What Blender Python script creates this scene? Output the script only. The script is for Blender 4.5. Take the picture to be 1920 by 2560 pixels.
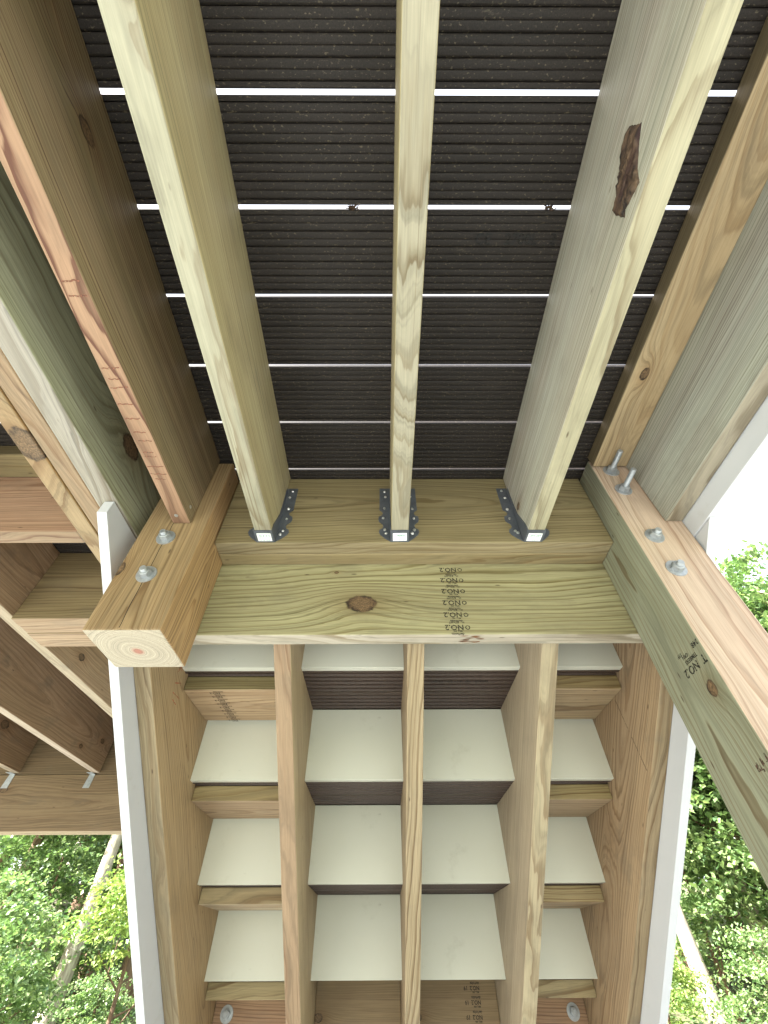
import bpy, bmesh, math, random
import numpy as np
from mathutils import Vector, Matrix, noise as mnoise

for o in list(bpy.data.objects):
    bpy.data.objects.remove(o)
SC = bpy.context.scene
COL = SC.collection
IN = 0.0254            # all sizes of the timber are worked out in inches
EYE = 1.62             # height of the lens above the ground, metres
rnd = random.Random(7)


def W(x, y, z):
    """inches from the lens (x right, y forward, z up) -> metres in the scene"""
    return Vector((x * IN, y * IN, z * IN + EYE))


# ------------------------------------------------------------------ camera
cam_d = bpy.data.cameras.new("Camera")
cam = bpy.data.objects.new("camera", cam_d)
COL.objects.link(cam)
pi_, ya_, ro_ = math.radians(47.276), math.radians(-0.404), math.radians(-0.383)
fwd = Vector((-math.sin(ya_) * math.cos(pi_), math.cos(ya_) * math.cos(pi_), math.sin(pi_)))
rgt = Vector((math.cos(ya_), math.sin(ya_), 0))
upv = rgt.cross(fwd)
r2 = math.cos(ro_) * rgt + math.sin(ro_) * upv
u2 = -math.sin(ro_) * rgt + math.cos(ro_) * upv
cam.matrix_world = Matrix(((r2.x, u2.x, -fwd.x, 0), (r2.y, u2.y, -fwd.y, 0), (r2.z, u2.z, -fwd.z, EYE), (0, 0, 0, 1)))
cam_d.sensor_fit = 'HORIZONTAL'
cam_d.sensor_width = 36
cam_d.lens = 1037.96 / 1920 * 36
cam_d.clip_start = 0.02
cam_d.clip_end = 600
SC.camera = cam
SC.render.resolution_x, SC.render.resolution_y = 768, 1024

# ------------------------------------------------------------------ light
SUN = Vector((-0.60, -0.42, 0.68)).normalized()
el = math.asin(SUN.z)
az = math.atan2(SUN.x, SUN.y)
wd = bpy.data.worlds.new("World")
SC.world = wd
wd.use_nodes = True
nt = wd.node_tree
sky = nt.nodes.new("ShaderNodeTexSky")
sky.sky_type = 'NISHITA'
sky.sun_disc = False
sky.sun_elevation = el
sky.sun_rotation = az
sky.dust_density = 6.0
sky.air_density = 1.0
bg = nt.nodes["Background"]
bg.inputs['Strength'].default_value = 0.13
haze = nt.nodes.new("ShaderNodeMix")      # bright summer haze over the blue
haze.data_type = 'RGBA'
haze.inputs[0].default_value = .62
haze.inputs[7].default_value = (3.1, 3.15, 3.2, 1)
nt.links.new(sky.outputs[0], haze.inputs[6])
nt.links.new(haze.outputs[2], bg.inputs['Color'])
sd = bpy.data.lights.new("Sun", 'SUN')
sd.energy = 4.8
sd.angle = math.radians(0.53)
sd.color = (1.0, 0.98, 0.95)
sun = bpy.data.objects.new("sun", sd)
COL.objects.link(sun)
sun.rotation_euler = SUN.to_track_quat('Z', 'Y').to_euler()
sun.location = (0, 0, 12)
SC.view_settings.view_transform = 'Standard'
SC.view_settings.look = 'None'
SC.view_settings.exposure = 2.92
SC.view_settings.gamma = 1.0
SC.render.engine = 'CYCLES'
SC.cycles.max_bounces = 10
SC.cycles.diffuse_bounces = 7
SC.cycles.transparent_max_bounces = 8


# ------------------------------------------------------------------ materials
def srgb(c):
    return tuple((v / 255 / 12.92) if v / 255 <= .04045 else ((v / 255 + .055) / 1.055) ** 2.4 for v in c)


class NG:
    def __init__(self, name):
        self.m = bpy.data.materials.new(name)
        self.m.use_nodes = True
        self.t = self.m.node_tree
        self.b = self.t.nodes["Principled BSDF"]

    def n(self, kind, **kw):
        nd = self.t.nodes.new("ShaderNode" + kind)
        for k, v in kw.items():
            setattr(nd, k, v)
        return nd

    def put(self, sock, v):
        if hasattr(v, 'is_linked') or isinstance(v, bpy.types.NodeSocket):
            self.t.links.new(v, sock)
        elif isinstance(v, (tuple, list)) and len(v) == 3 and sock.type == 'RGBA':
            sock.default_value = (*v, 1)
        else:
            sock.default_value = v

    def math(self, op, a, b=None, c=None, clamp=False):
        nd = self.n("Math", operation=op, use_clamp=clamp)
        self.put(nd.inputs[0], a)
        if b is not None:
            self.put(nd.inputs[1], b)
        if c is not None:
            self.put(nd.inputs[2], c)
        return nd.outputs[0]

    def vmath(self, op, a, b=None, scale=None):
        nd = self.n("VectorMath", operation=op)
        self.put(nd.inputs[0], a)
        if b is not None:
            self.put(nd.inputs[1], b)
        if scale is not None:
            self.put(nd.inputs['Scale'], scale)
        return nd.outputs['Value'] if op in ('LENGTH', 'DOT_PRODUCT', 'DISTANCE') else nd.outputs[0]

    def noise(self, vec, scale=1.0, detail=2.0, rough=.5, dim='3D', color=False):
        nd = self.n("TexNoise", noise_dimensions=dim)
        if dim != '1D':
            self.put(nd.inputs['Vector'], vec)
        else:
            self.put(nd.inputs['W'], vec)
        nd.inputs['Scale'].default_value = scale
        nd.inputs['Detail'].default_value = detail
        nd.inputs['Roughness'].default_value = rough
        return nd.outputs['Color' if color else 'Fac']

    def mix(self, f, a, b, mode='MIX'):
        nd = self.n("Mix", data_type='RGBA', blend_type=mode)
        self.put(nd.inputs[0], f)
        self.put(nd.inputs[6], a)
        self.put(nd.inputs[7], b)
        return nd.outputs[2]

    def ramp(self, f, stops):
        nd = self.n("ValToRGB")
        e = nd.color_ramp.elements
        while len(e) < len(stops):
            e.new(.5)
        for i, (p, v) in enumerate(stops):
            e[i].position = p
            e[i].color = (v, v, v, 1) if not isinstance(v, (tuple, list)) else (*v, 1)
        self.put(nd.inputs[0], f)
        return nd.outputs[0]

    def bump(self, h, strength=.3, dist=.001, normal=None):
        nd = self.n("Bump")
        nd.inputs['Strength'].default_value = strength
        nd.inputs['Distance'].default_value = dist
        self.put(nd.inputs['Height'], h)
        if normal is not None:
            self.put(nd.inputs['Normal'], normal)
        return nd.outputs[0]


def timber(c, k=.80, sat=.74):
    """dry pine as it would measure in neutral light"""
    r_, g_, b_ = srgb(c)
    l_ = .3 * r_ + .59 * g_ + .11 * b_
    return tuple(k * (l_ + (v - l_) * sat) for v in (r_, g_, b_))


def wood(tone, edge=None, tone2=None, late=(.60, .43, .28), freq=200, con=.75, pith=(.0, .05), tilt=.03,
         warp=1.0, knots=(), mott=.55, seed=0., smudge=.25, core=0, edge_dim=.52):
    """Sawn pine: growth rings are cylinders round a pith line running along local X."""
    g = NG("pine")
    freq *= .76
    con = min(1.3, con * 1.32)
    late = tuple(v * .74 for v in late)
    tone = timber(tone)
    edge = tuple(v * edge_dim / .86 for v in (timber(edge) if edge else tone))  # undersides catch more light, so their colour is dimmed to balance it
    tone2 = timber(tone2) if tone2 else tuple(a * b for a, b in zip(tone, (.80, .78, .70)))
    tc = g.n("TexCoord")
    P = tc.outputs['Object']
    sx = g.n("SeparateXYZ")
    g.put(sx.inputs[0], P)
    X, Y, Z = sx.outputs
    S = g.vmath('ADD', P, (seed * 3.17, seed * 1.31, seed * 7.7))

    def scl(v):
        return g.vmath('MULTIPLY', S, v)
    # slow wander of the grain
    w1 = g.noise(scl((1.9, 6, 6)), 1, 2, .5)
    w2 = g.noise(scl((1.1, 4, 4)), 1.7, 1, .5)
    w3 = g.noise(scl((9, 60, 60)), 1, 2, .6)
    yy = g.math('ADD', Y, -pith[0])
    zz = g.math('ADD', Z, -pith[1])
    yy = g.math('MULTIPLY_ADD', w1, .030 * warp, g.math('ADD', yy, -.015 * warp))
    zz = g.math('MULTIPLY_ADD', w2, .030 * warp, g.math('ADD', zz, -.015 * warp))
    r = g.math('SQRT', g.math('ADD', g.math('MULTIPLY', yy, yy), g.math('MULTIPLY', zz, zz)))
    r = g.math('MULTIPLY_ADD', X, tilt, r)
    r = g.math('MULTIPLY_ADD', w3, .0035 * warp, r)
    kmask = khalo = None
    for (kx, ky, kz, kr) in knots:
        d = g.vmath('SUBTRACT', P, (kx, ky, kz))
        big = g.vmath('LENGTH', g.vmath('MULTIPLY', d, (1 / (kr * 4.2), 1 / (kr * 2.0), 1 / (kr * 2.6))))
        r = g.math('MULTIPLY_ADD', g.math('EXPONENT', g.math('MULTIPLY', g.math('MULTIPLY', big, big), -1.)), kr * 1.25, r)
        wob = g.noise(g.vmath('MULTIPLY', S, (70, 90, 90)), 1, 2)
        kd = g.math('MULTIPLY_ADD', wob, .45, g.math('ADD', g.vmath('LENGTH', g.vmath('MULTIPLY', d, (1 / (kr * 1.5), 1 / kr, 1 / (kr * 1.3)))), -.22))
        m = g.ramp(kd, [(.0, 1), (.86, 1), (1.0, 0)])
        rim = g.ramp(kd, [(.0, .25), (.35, .12), (.62, .3), (.86, 1), (1.0, 1)])
        h = g.math('EXPONENT', g.math('MULTIPLY', g.math('MULTIPLY', big, big), -1.6))
        if kmask is None:
            kmask, krim, khalo = m, rim, h
        else:
            krim = g.mix(m, krim, rim)
            kmask = g.math('MAXIMUM', kmask, m)
            khalo = g.math('MAXIMUM', khalo, h)
    r0 = r
    rv = g.noise(r, 55, 1, .5, dim='1D')
    r = g.math('MULTIPLY_ADD', rv, .010, r)
    ph = g.math('MULTIPLY', r, freq)
    fr = g.math('FRACT', ph)
    ringv = g.noise(g.math('FLOOR', ph), 7.3, 0, .5, dim='1D')
    lm = g.ramp(fr, [(0., .12), (.08, 0.), (.55, .06), (.78, .62), (.88, 1.), (.95, 1.), (1., .12)])
    fade = g.noise(scl((2.5, 14, 14)), 1, 3, .6)
    amp = g.math('MULTIPLY', g.math('MULTIPLY_ADD', ringv, 1.5, .02, clamp=True), g.math('MULTIPLY_ADD', fade, 1.3, .10, clamp=True))
    lm = g.math('MULTIPLY', lm, g.math('MULTIPLY', amp, con), clamp=True)
    endf = g.n("SeparateXYZ")
    g.put(endf.inputs[0], tc.outputs['Normal'])
    lm = g.math('MULTIPLY', lm, g.math('MULTIPLY_ADD', g.math('GREATER_THAN', g.math('ABSOLUTE', endf.outputs[0]), .7), -.55, 1.))
    # tone: narrow faces carry their own colour, darkened to even out the light
    sn = g.n("SeparateXYZ")
    g.put(sn.inputs[0], tc.outputs['Normal'])
    ef = g.math('GREATER_THAN', g.math('ABSOLUTE', sn.outputs[1]), .6)
    xf = g.math('GREATER_THAN', g.math('ABSOLUTE', sn.outputs[0]), .7)
    base = g.mix(ef, tone, edge)
    blot = g.noise(scl((2.2, 15, 15)), 1, 4, .62)
    bm_ = g.ramp(blot, [(.38, 0), (.66, 1)])
    base = g.mix(g.math('MULTIPLY', bm_, mott), base, g.mix(ef, tone2, tuple(a * b for a, b in zip(edge, (.82, .80, .74)))))
    base = g.mix(xf, base, g.mix(.85, base, timber((218, 204, 174), .60)))
    if core:
        base = g.mix(g.ramp(r0, [(core * .35, 1), (core, 0)]), base, timber((176, 104, 78)))
    col = g.mix(lm, base, g.mix(1.0, base, late, 'MULTIPLY'))
    fib = g.noise(scl((9, 420, 420)), 1, 2, .7)
    col = g.mix(1.0, col, g.ramp(fib, [(.25, .84), (.75, 1.12)]), 'MULTIPLY')
    # fine streaks that run with the rings, and open pores along the stick
    cv = g.n("CombineXYZ")
    g.put(cv.inputs[0], g.math('MULTIPLY', X, 1.6))
    g.put(cv.inputs[1], g.math('MULTIPLY', r0, 420.))
    g.put(cv.inputs[2], seed * 3.3)
    s1 = g.noise(cv.outputs[0], 1, 3, .6)
    col = g.mix(1.0, col, g.ramp(s1, [(.28, .66), (.5, 1.0), (.74, 1.12)]), 'MULTIPLY')
    s2 = g.noise(scl((1.3, 170, 170)), 1, 3, .65)
    s2m = g.math('MULTIPLY', g.ramp(s2, [(.56, 0), (.68, 1)]), g.ramp(g.noise(scl((2.2, 9, 9)), 1, 2), [(.4, .0), (.62, .55)]))
    col = g.mix(s2m, col, g.mix(1., col, tuple(v * .9 for v in late), 'MULTIPLY'))
    if smudge:
        sm = g.noise(scl((6, 9, 9)), 1.3, 5, .65)
        sm = g.ramp(sm, [(.54, 0), (.72, 1)])
        col = g.mix(g.math('MULTIPLY', sm, smudge), col, srgb((96, 88, 76)))
        sp = g.n("TexVoronoi")
        g.put(sp.inputs['Vector'], scl((9, 34, 34)))
        sp.inputs['Scale'].default_value = 1.0
        pk = g.ramp(sp.outputs['Distance'], [(.035, 1), (.075, 0)])
        pkr = g.n("SeparateColor")
        g.put(pkr.inputs[0], sp.outputs['Color'])
        pk = g.math('MULTIPLY', pk, g.math('GREATER_THAN', pkr.outputs[0], .60))
        col = g.mix(g.math('MULTIPLY', pk, .75), col, srgb((66, 48, 34)))
    if kmask is not None:
        col = g.mix(g.math('MULTIPLY', khalo, .5), col, g.mix(1., col, (.62, .45, .30), 'MULTIPLY'))
        kc = g.mix(g.math('MULTIPLY', krim, g.ramp(g.noise(g.vmath('MULTIPLY', S, (45, 60, 60)), 1, 2), [(.35, .35), (.6, 1)])), srgb((112, 90, 66)), srgb((34, 24, 20)))
        kn = g.noise(g.vmath('MULTIPLY', S, (260, 320, 320)), 1, 3)
        kc = g.mix(1., kc, g.ramp(kn, [(.3, .45), (.7, 1.3)]), 'MULTIPLY')
        col = g.mix(kmask, col, kc)
    g.put(g.b.inputs['Base Color'], col)
    g.put(g.b.inputs['Roughness'], g.math('MULTIPLY_ADD', lm, -.12, .66))
    g.b.inputs['Specular IOR Level'].default_value = .32
    h = g.math('ADD', g.math('MULTIPLY', lm, .5), g.math('MULTIPLY', fib, .7))
    g.put(g.b.inputs['Normal'], g.bump(h, .35, .0006))
    return g.m


def composite(a, b, rough=.5, speck=.5):
    g = NG("composite_board")
    tc = g.n("TexCoord")
    P = tc.outputs['Object']
    n1 = g.noise(P, 420, 3, .75)
    n2 = g.noise(g.vmath('MULTIPLY', P, (3, 14, 14)), 1, 3)
    n3 = g.noise(g.vmath('MULTIPLY', P, (170, 300, 300)), 1, 2)
    c = g.mix(g.ramp(n2, [(.3, 0), (.7, 1)]), srgb(a), srgb(b))
    c = g.mix(1., c, g.ramp(n1, [(.28, .55), (.72, 1.45)]), 'MULTIPLY')
    c = g.mix(g.math('MULTIPLY', g.ramp(n3, [(.62, 0), (.72, 1)]), speck), c, srgb((150, 136, 112)))
    st = g.noise(g.vmath('MULTIPLY', P, (9, 26, 26)), 1.4, 5, .7)
    c = g.mix(g.math('MULTIPLY', g.ramp(st, [(.66, 0), (.75, 1)]), .35), c, srgb((128, 118, 100)))
    g.put(g.b.inputs['Base Color'], c)
    g.b.inputs['Roughness'].default_value = rough
    g.b.inputs['Specular IOR Level'].default_value = .25
    g.put(g.b.inputs['Normal'], g.bump(n1, .5, .0008))
    return g.m


def pvc(c, rough=.42, dirt=.3):
    g = NG("white_trim")
    P = g.n("TexCoord").outputs['Object']
    n1 = g.noise(P, 9, 6, .7)
    n2 = g.noise(P, 900, 2, .7)
    n4 = g.noise(g.vmath('MULTIPLY', P, (14, 40, 40)), 1, 4, .6)
    col = g.mix(g.math('MULTIPLY', g.ramp(n1, [(.60, 0), (.74, 1)]), dirt), srgb(c), srgb((150, 146, 128)))
    col = g.mix(g.math('MULTIPLY', g.ramp(n4, [(.70, 0), (.76, 1)]), dirt), col, srgb((120, 116, 104)))
    g.put(g.b.inputs['Base Color'], col)
    g.put(g.b.inputs['Roughness'], g.math('MULTIPLY_ADD', n1, .2, rough - .1))
    g.put(g.b.inputs['Normal'], g.bump(n2, .18, .0004))
    return g.m


def plain(name, c, rough=.6, metal=0., bump=0, scale=200, var=.15, spec=.5):
    g = NG(name)
    P = g.n("TexCoord").outputs['Object']
    n1 = g.noise(P, scale, 4, .65)
    col = g.mix(1., srgb(c), g.ramp(n1, [(.25, 1 - var), (.75, 1 + var)]), 'MULTIPLY')
    g.put(g.b.inputs['Base Color'], col)
    g.put(g.b.inputs['Roughness'], g.math('MULTIPLY_ADD', n1, .3, rough - .15))
    g.b.inputs['Metallic'].default_value = metal
    g.b.inputs['Specular IOR Level'].default_value = spec
    if bump:
        g.put(g.b.inputs['Normal'], g.bump(n1, bump, .001))
    return g.m


M_DECK = composite((35, 31, 28), (42, 37, 34), .6, .30)
M_TREAD = composite((62, 50, 43), (70, 57, 50), .45, .10)
M_PVC = pvc((193, 193, 180), .40, .30)
M_SKIRT = pvc((184, 185, 190), .45, .30)
M_GALV = plain("galvanised_steel", (158, 162, 166), .42, .5, .2, 90, .22)
M_HANG = plain("hanger_steel", (86, 90, 97), .5, .3, .2, 60, .25)
def worn(m, scale=420, lo=.34, hi=.50):
    """print that has rubbed off in places"""
    t = m.node_tree
    P = t.nodes.new("ShaderNodeTexCoord")
    n = t.nodes.new("ShaderNodeTexNoise")
    n.inputs['Scale'].default_value = scale
    n.inputs['Detail'].default_value = 4
    t.links.new(P.outputs['Object'], n.inputs['Vector'])
    r = t.nodes.new("ShaderNodeValToRGB")
    r.color_ramp.elements[0].position = lo
    r.color_ramp.elements[1].position = hi
    t.links.new(n.outputs['Fac'], r.inputs[0])
    t.links.new(r.outputs[0], t.nodes["Principled BSDF"].inputs['Alpha'])
    return m


M_INK = worn(plain("stamp_ink", (30, 26, 22), .8, 0, 0, 900, .5))
M_INKB = worn(plain("board_print", (8, 6, 6), .7, 0, 0, 900, .4), 300)
M_LABEL = plain("sticker_paper", (236, 240, 238), .55, 0, 0, 60, .04)
M_GREEN = plain("sticker_print", (104, 150, 132), .6, 0, 0, 500, .3)
M_RED = worn(plain("red_crayon", (168, 74, 48), .7, 0, 0, 700, .5), 350, .40, .56)
M_PENCIL = worn(plain("pencil_line", (92, 74, 60), .7, 0, 0, 700, .5), 90, .36, .6)
M_DARKLINE = worn(plain("stain_line", (112, 66, 46), .7, 0, 0, 700, .5), 300, .36, .52)
M_NAIL = plain("nail_steel", (200, 200, 196), .35, .8, 0, 90, .1)


# ------------------------------------------------------------------ mesh helpers
def link(name, me, mats, parent=None, M=None, smooth=False):
    o = bpy.data.objects.new(name, me)
    COL.objects.link(o)
    for m in (mats if isinstance(mats, (list, tuple)) else [mats]):
        me.materials.append(m)
    if smooth:
        for p in me.polygons:
            p.use_smooth = True
    if M is not None:
        if parent is not None:
            pw = world_of(parent)
            o.parent = parent
            o.matrix_basis = pw.inverted() @ M
        else:
            o.matrix_basis = M
    elif parent is not None:
        o.parent = parent
        o.matrix_basis = world_of(parent).inverted()
    return o


def world_of(o):
    M = o.matrix_basis.copy()
    while o.parent is not None:
        o = o.parent
        M = o.matrix_basis @ M
    return M


def thing(name, label, cat, loc, group=None):
    o = bpy.data.objects.new(name, None)
    COL.objects.link(o)
    o.location = loc
    o.matrix_basis = Matrix.Translation(loc)
    o.empty_display_size = .1
    o['label'] = label
    o['category'] = cat
    if group:
        o['group'] = group
    return o


def tag(o, label=None, cat=None, group=None, kind=None):
    if label:
        o['label'] = label
    if cat:
        o['category'] = cat
    if group:
        o['group'] = group
    if kind:
        o['kind'] = kind
    return o


def frame(o, ex, ey):
    ex = Vector(ex).normalized()
    ey = Vector(ey).normalized()
    ez = ex.cross(ey)
    return Matrix(((ex.x, ey.x, ez.x, o.x), (ex.y, ey.y, ez.y, o.y), (ex.z, ey.z, ez.z, o.z), (0, 0, 0, 1)))


def prism_mesh(name, poly, t, bev=.09, seg=2, bow=0.0):
    """poly: local XY outline in inches, extruded +-t/2 along local Z; every edge eased"""
    bm = bmesh.new()
    a = [bm.verts.new((x * IN, y * IN, -t / 2 * IN)) for x, y in poly]
    b = [bm.verts.new((x * IN, y * IN, t / 2 * IN)) for x, y in poly]
    n = len(poly)
    bm.faces.new(a[::-1])
    bm.faces.new(b)
    for i in range(n):
        bm.faces.new((a[i], a[(i + 1) % n], b[(i + 1) % n], b[i]))
    bmesh.ops.recalc_face_normals(bm, faces=bm.faces)
    if bev:
        L = max(abs(p[0]) for p in poly) * IN
        es = [e for e in bm.edges]
        bmesh.ops.bevel(bm, geom=es, offset=bev * IN, segments=seg, affect='EDGES', profile=.5, clamp_overlap=True)
    me = bpy.data.meshes.new(name)
    bm.to_mesh(me)
    bm.free()
    return me


def board(name, x, y, z, axis, mat, parent, bev=.10, label=None):
    """an axis aligned stick of lumber; x,y,z are (lo,hi) inches; local X = length, local Y = the wider face direction"""
    ctr = W(sum(x) / 2, sum(y) / 2, sum(z) / 2)
    d = {'x': x[1] - x[0], 'y': y[1] - y[0], 'z': z[1] - z[0]}
    A = {'x': Vector((1, 0, 0)), 'y': Vector((0, 1, 0)), 'z': Vector((0, 0, 1))}
    rest = [k for k in 'xyz' if k != axis]
    rest.sort(key=lambda k: -d[k])
    wk, tk = rest
    L, w, t = d[axis] / 2, d[wk] / 2, d[tk]
    me = prism_mesh(name, [(-L, -w), (L, -w), (L, w), (-L, w)], t, bev)
    o = link(name, me, mat, parent, frame(ctr, A[axis], A[wk]))
    if label:
        o['label'] = label
    return o


def loc_on(o, x, y, z):
    """inches point -> local metres of an object"""
    return world_of(o).inverted() @ W(x, y, z)


def cyl(bm, c, axis, r, h, n=20, r2_=None, rot=0):
    """cylinder in metres from c along axis"""
    axis = Vector(axis).normalized()
    u = axis.orthogonal().normalized()
    v = axis.cross(u)
    r2_ = r if r2_ is None else r2_
    A = [bm.verts.new(c + (u * math.cos(a) + v * math.sin(a)) * r) for a in [rot + 2 * math.pi * i / n for i in range(n)]]
    B = [bm.verts.new(c + axis * h + (u * math.cos(a) + v * math.sin(a)) * r2_) for a in [rot + 2 * math.pi * i / n for i in range(n)]]
    bm.faces.new(A[::-1])
    bm.faces.new(B)
    for i in range(n):
        bm.faces.new((A[i], A[(i + 1) % n], B[(i + 1) % n], B[i]))


def bm_obj(name, bm, mat, parent, smooth=False):
    bmesh.ops.recalc_face_normals(bm, faces=bm.faces)
    me = bpy.data.meshes.new(name)
    bm.to_mesh(me)
    bm.free()
    return link(name, me, mat, parent, None, smooth)


FONT_CACHE = {}


def text_mesh(name, items, org, right, up, mat, parent, lift=.012):
    """items: (string, u, v, size) in inches on the plane (right, up) from org (inches)"""
    right = Vector(right).normalized()
    up = Vector(up).normalized()
    nrm = right.cross(up)
    V, F = [], []
    for s, u, v, size in items:
        key = s
        if key not in FONT_CACHE:
            cu = bpy.data.curves.new("t", 'FONT')
            cu.body = s
            cu.size = 1.0
            cu.resolution_u = 2
            cu.offset = .028
            ob = bpy.data.objects.new("t", cu)
            COL.objects.link(ob)
            bpy.context.view_layer.update()
            dg = bpy.context.evaluated_depsgraph_get()
            me = bpy.data.meshes.new_from_object(ob.evaluated_get(dg))
            FONT_CACHE[key] = ([tuple(q.co) for q in me.vertices], [tuple(p.vertices) for p in me.polygons])
            bpy.data.objects.remove(ob)
            bpy.data.curves.remove(cu)
            bpy.data.meshes.remove(me)
        vs, fs = FONT_CACHE[key]
        b = len(V)
        for q in vs:
            p = W(*org) + (right * (u + q[0] * size) + up * (v + q[1] * size) + nrm * lift) * IN
            V.append(p)
        F += [tuple(i + b for i in f) for f in fs]
    me = bpy.data.meshes.new(name)
    me.from_pydata(V, [], F)
    return link(name, me, mat, parent)


def strokes(name, lines, mat, parent, nrm, width=.05, lift=.012):
    """thin drawn lines on a surface: lists of inch points"""
    V, F = [], []
    nrm = Vector(nrm)
    for ln in lines:
        pts = [W(*p) + nrm * lift * IN for p in ln]
        wd_ = ln[0][3] if len(ln[0]) > 3 else width
        for a, b in zip(pts[:-1], pts[1:]):
            t = (b - a).cross(nrm).normalized() * width * IN / 2
            i = len(V)
            V += [a - t, a + t, b + t, b - t]
            F.append((i, i + 1, i + 2, i + 3))
    me = bpy.data.meshes.new(name)
    me.from_pydata(V, [], F)
    return link(name, me, mat, parent)


# ------------------------------------------------------------------ measured layout (inches from the lens)
H = 34.73              # underside of the deck boards
HB = 25.6              # underside of the joists
GAP0, PITCH = -1.59, 5.53
B0, TH = 27.26, 1.52   # face of the double beam, thickness of two-by lumber
HD0 = B0 + 2 * TH      # face of the hanging board below
HD1 = HD0 + TH
ZH = 18.05
BACK = -64             # the deck runs back over the photographer to here
XL, XLI, XRI, XR = -20.3, -8.18, 14.0, 24.55
Y1, RUN, RISE, Z1 = 40.97, 10.31, 7.247, 20.27
GROUND = -EYE / IN

# ================================================================== the ground
def rise(d):
    return .12 * max(0., d - 6.) if d < 60 else 6.5 + .03 * (d - 60)


def ground():
    n = 90
    V, F = [], []
    for j in range(n + 1):
        for i in range(n + 1):
            a, b = i / n * 2 - 1, j / n * 2 - 1
            x = 160 * math.copysign(abs(a) ** 2.2, a)
            y = 160 * math.copysign(abs(b) ** 2.2, b)
            d = math.hypot(x, y)
            k = min(1, max(0, (d - 6) / 20))
            z = rise(d) + k * (.30 * mnoise.noise(Vector((x * .12, y * .12, 0))) + .10 * mnoise.noise(Vector((x * .5, y * .5, 3)))) 
            V.append((x, y, z))
    for j in range(n):
        for i in range(n):
            q = j * (n + 1) + i
            F.append((q, q + 1, q + n + 2, q + n + 1))
    me = bpy.data.meshes.new("ground")
    me.from_pydata(V, [], F)
    g = NG("forest_floor")
    P = g.n("TexCoord").outputs['Object']
    a = g.noise(P, .35, 5, .6)
    b = g.noise(P, 14, 5, .7)
    d = g.vmath('LENGTH', P)
    c = g.mix(g.ramp(a, [(.42, 0), (.58, 1)]), srgb((92, 84, 62)), srgb((84, 104, 56)))
    c = g.mix(g.ramp(g.math('MULTIPLY_ADD', a, .1, g.math('MULTIPLY', d, .1)), [(.55, 0), (.75, 1)]), srgb((166, 170, 166)), c)
    c = g.mix(1., c, g.ramp(b, [(.25, .6), (.75, 1.25)]), 'MULTIPLY')
    g.put(g.b.inputs['Base Color'], c)
    g.b.inputs['Roughness'].default_value = .9
    g.put(g.b.inputs['Normal'], g.bump(b, .6, .03))
    tag(link("ground", me, g.m, None, Matrix.Identity(4), True), kind='structure')


ground()

# ================================================================== deck overhead
deck = thing("deck", "raised wooden deck seen from below, dark ribbed boards over pale pine joists", "deck", W(0, 0, HB))


def deck_profile(width=5.25, ribs=10, border=.30, depth=.14, th=.92, square=False):
    pts = [(-width / 2 + .05, 0)]
    s = (width - 2 * border) / ribs
    x0 = -width / 2 + border
    pts.append((x0 - .03, 0))
    for i in range(ribs if square else 0):
        a = x0 + i * s
        pts += [(a, depth), (a + .52 * s, depth), (a + .56 * s, depth * .3), (a + .64 * s, .0), (a + .88 * s, .0), (a + .96 * s, depth * .3)]
    for i in range(0 if square else ribs):
        a = x0 + i * s
        for t in (.0, .07, .22, .5, .78, .93):
            dp = depth * (1. if i % 2 == 0 else .45)          # every other groove is shallower
            dn = depth * (1. if i % 2 == 1 else .45)
            cur = {.0: dp, .07: dp * .42, .22: dp * .08, .5: 0, .78: dn * .08, .93: dn * .42}[t]
            pts.append((a + t * s, cur))
    pts.append((x0 + ribs * s, depth))
    pts.append((x0 + ribs * s + .03, 0))
    pts += [(width / 2 - .05, 0), (width / 2, .06), (width / 2, .60), (width / 2 - .20, th), (-width / 2 + .20, th), (-width / 2, .60), (-width / 2, .06)]
    return pts


def grooved(name, x, yc, z, width, mat, parent, **kw):
    """grooved composite plank along x, ribs underneath; underside at z"""
    pr = deck_profile(width, **kw)
    L = (x[1] - x[0]) / 2 * IN
    nseg = max(1, int((x[1] - x[0]) / 12))
    V, F = [], []
    n = len(pr)
    for k in range(nseg + 1):
        xx = -L + 2 * L * k / nseg
        V += [(xx, p[0] * IN, p[1] * IN) for p in pr]
    for k in range(nseg):
        for i in range(n):
            j = (i + 1) % n
            F.append((k * n + i, k * n + j, (k + 1) * n + j, (k + 1) * n + i))
    F.append(tuple(range(n))[::-1])
    F.append(tuple(nseg * n + i for i in range(n)))
    me = bpy.data.meshes.new(name)
    me.from_pydata(V, [], F)
    bm = bmesh.new()
    bm.from_mesh(me)
    bmesh.ops.recalc_face_normals(bm, faces=bm.faces)
    bm.to_mesh(me)
    bm.free()
    return link(name, me, mat, parent, Matrix.Translation(W(sum(x) / 2, yc, z)))


k0 = math.ceil((BACK - GAP0) / PITCH)
for k in range(k0, 6):
    y0 = GAP0 + k * PITCH
    lo = y0 + {0: .132, 1: .13, 2: .11, 3: .12, 4: .125, 5: .125}.get(k, .115)
    hi = y0 + PITCH - {-1: .132, 0: .13, 1: .11, 2: .12, 3: .125, 4: .125}.get(k, .115)
    b = grooved("deck_board", (-23.2, 26.0), (lo + hi) / 2, H + .02, hi - lo, M_DECK, deck, ribs=10)
    if k == 0:
        text_mesh("board_print", [("CE", 0, 0, .95)], (6.6, 6.05, H), (1, 0, 0), (0, -1, 0), M_INKB, b, .03)
        text_mesh("board_print", [("2700L", 0, 0, .95)], (8.7, 6.05, H), (1, 0, 0), (0, -1, 0), M_INKB, b, .03)
        text_mesh("board_print", [("2", 0, 0, .95)], (11.9, 6.05, H), (1, 0, 0), (0, -1, 0), M_INKB, b, .03)

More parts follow.
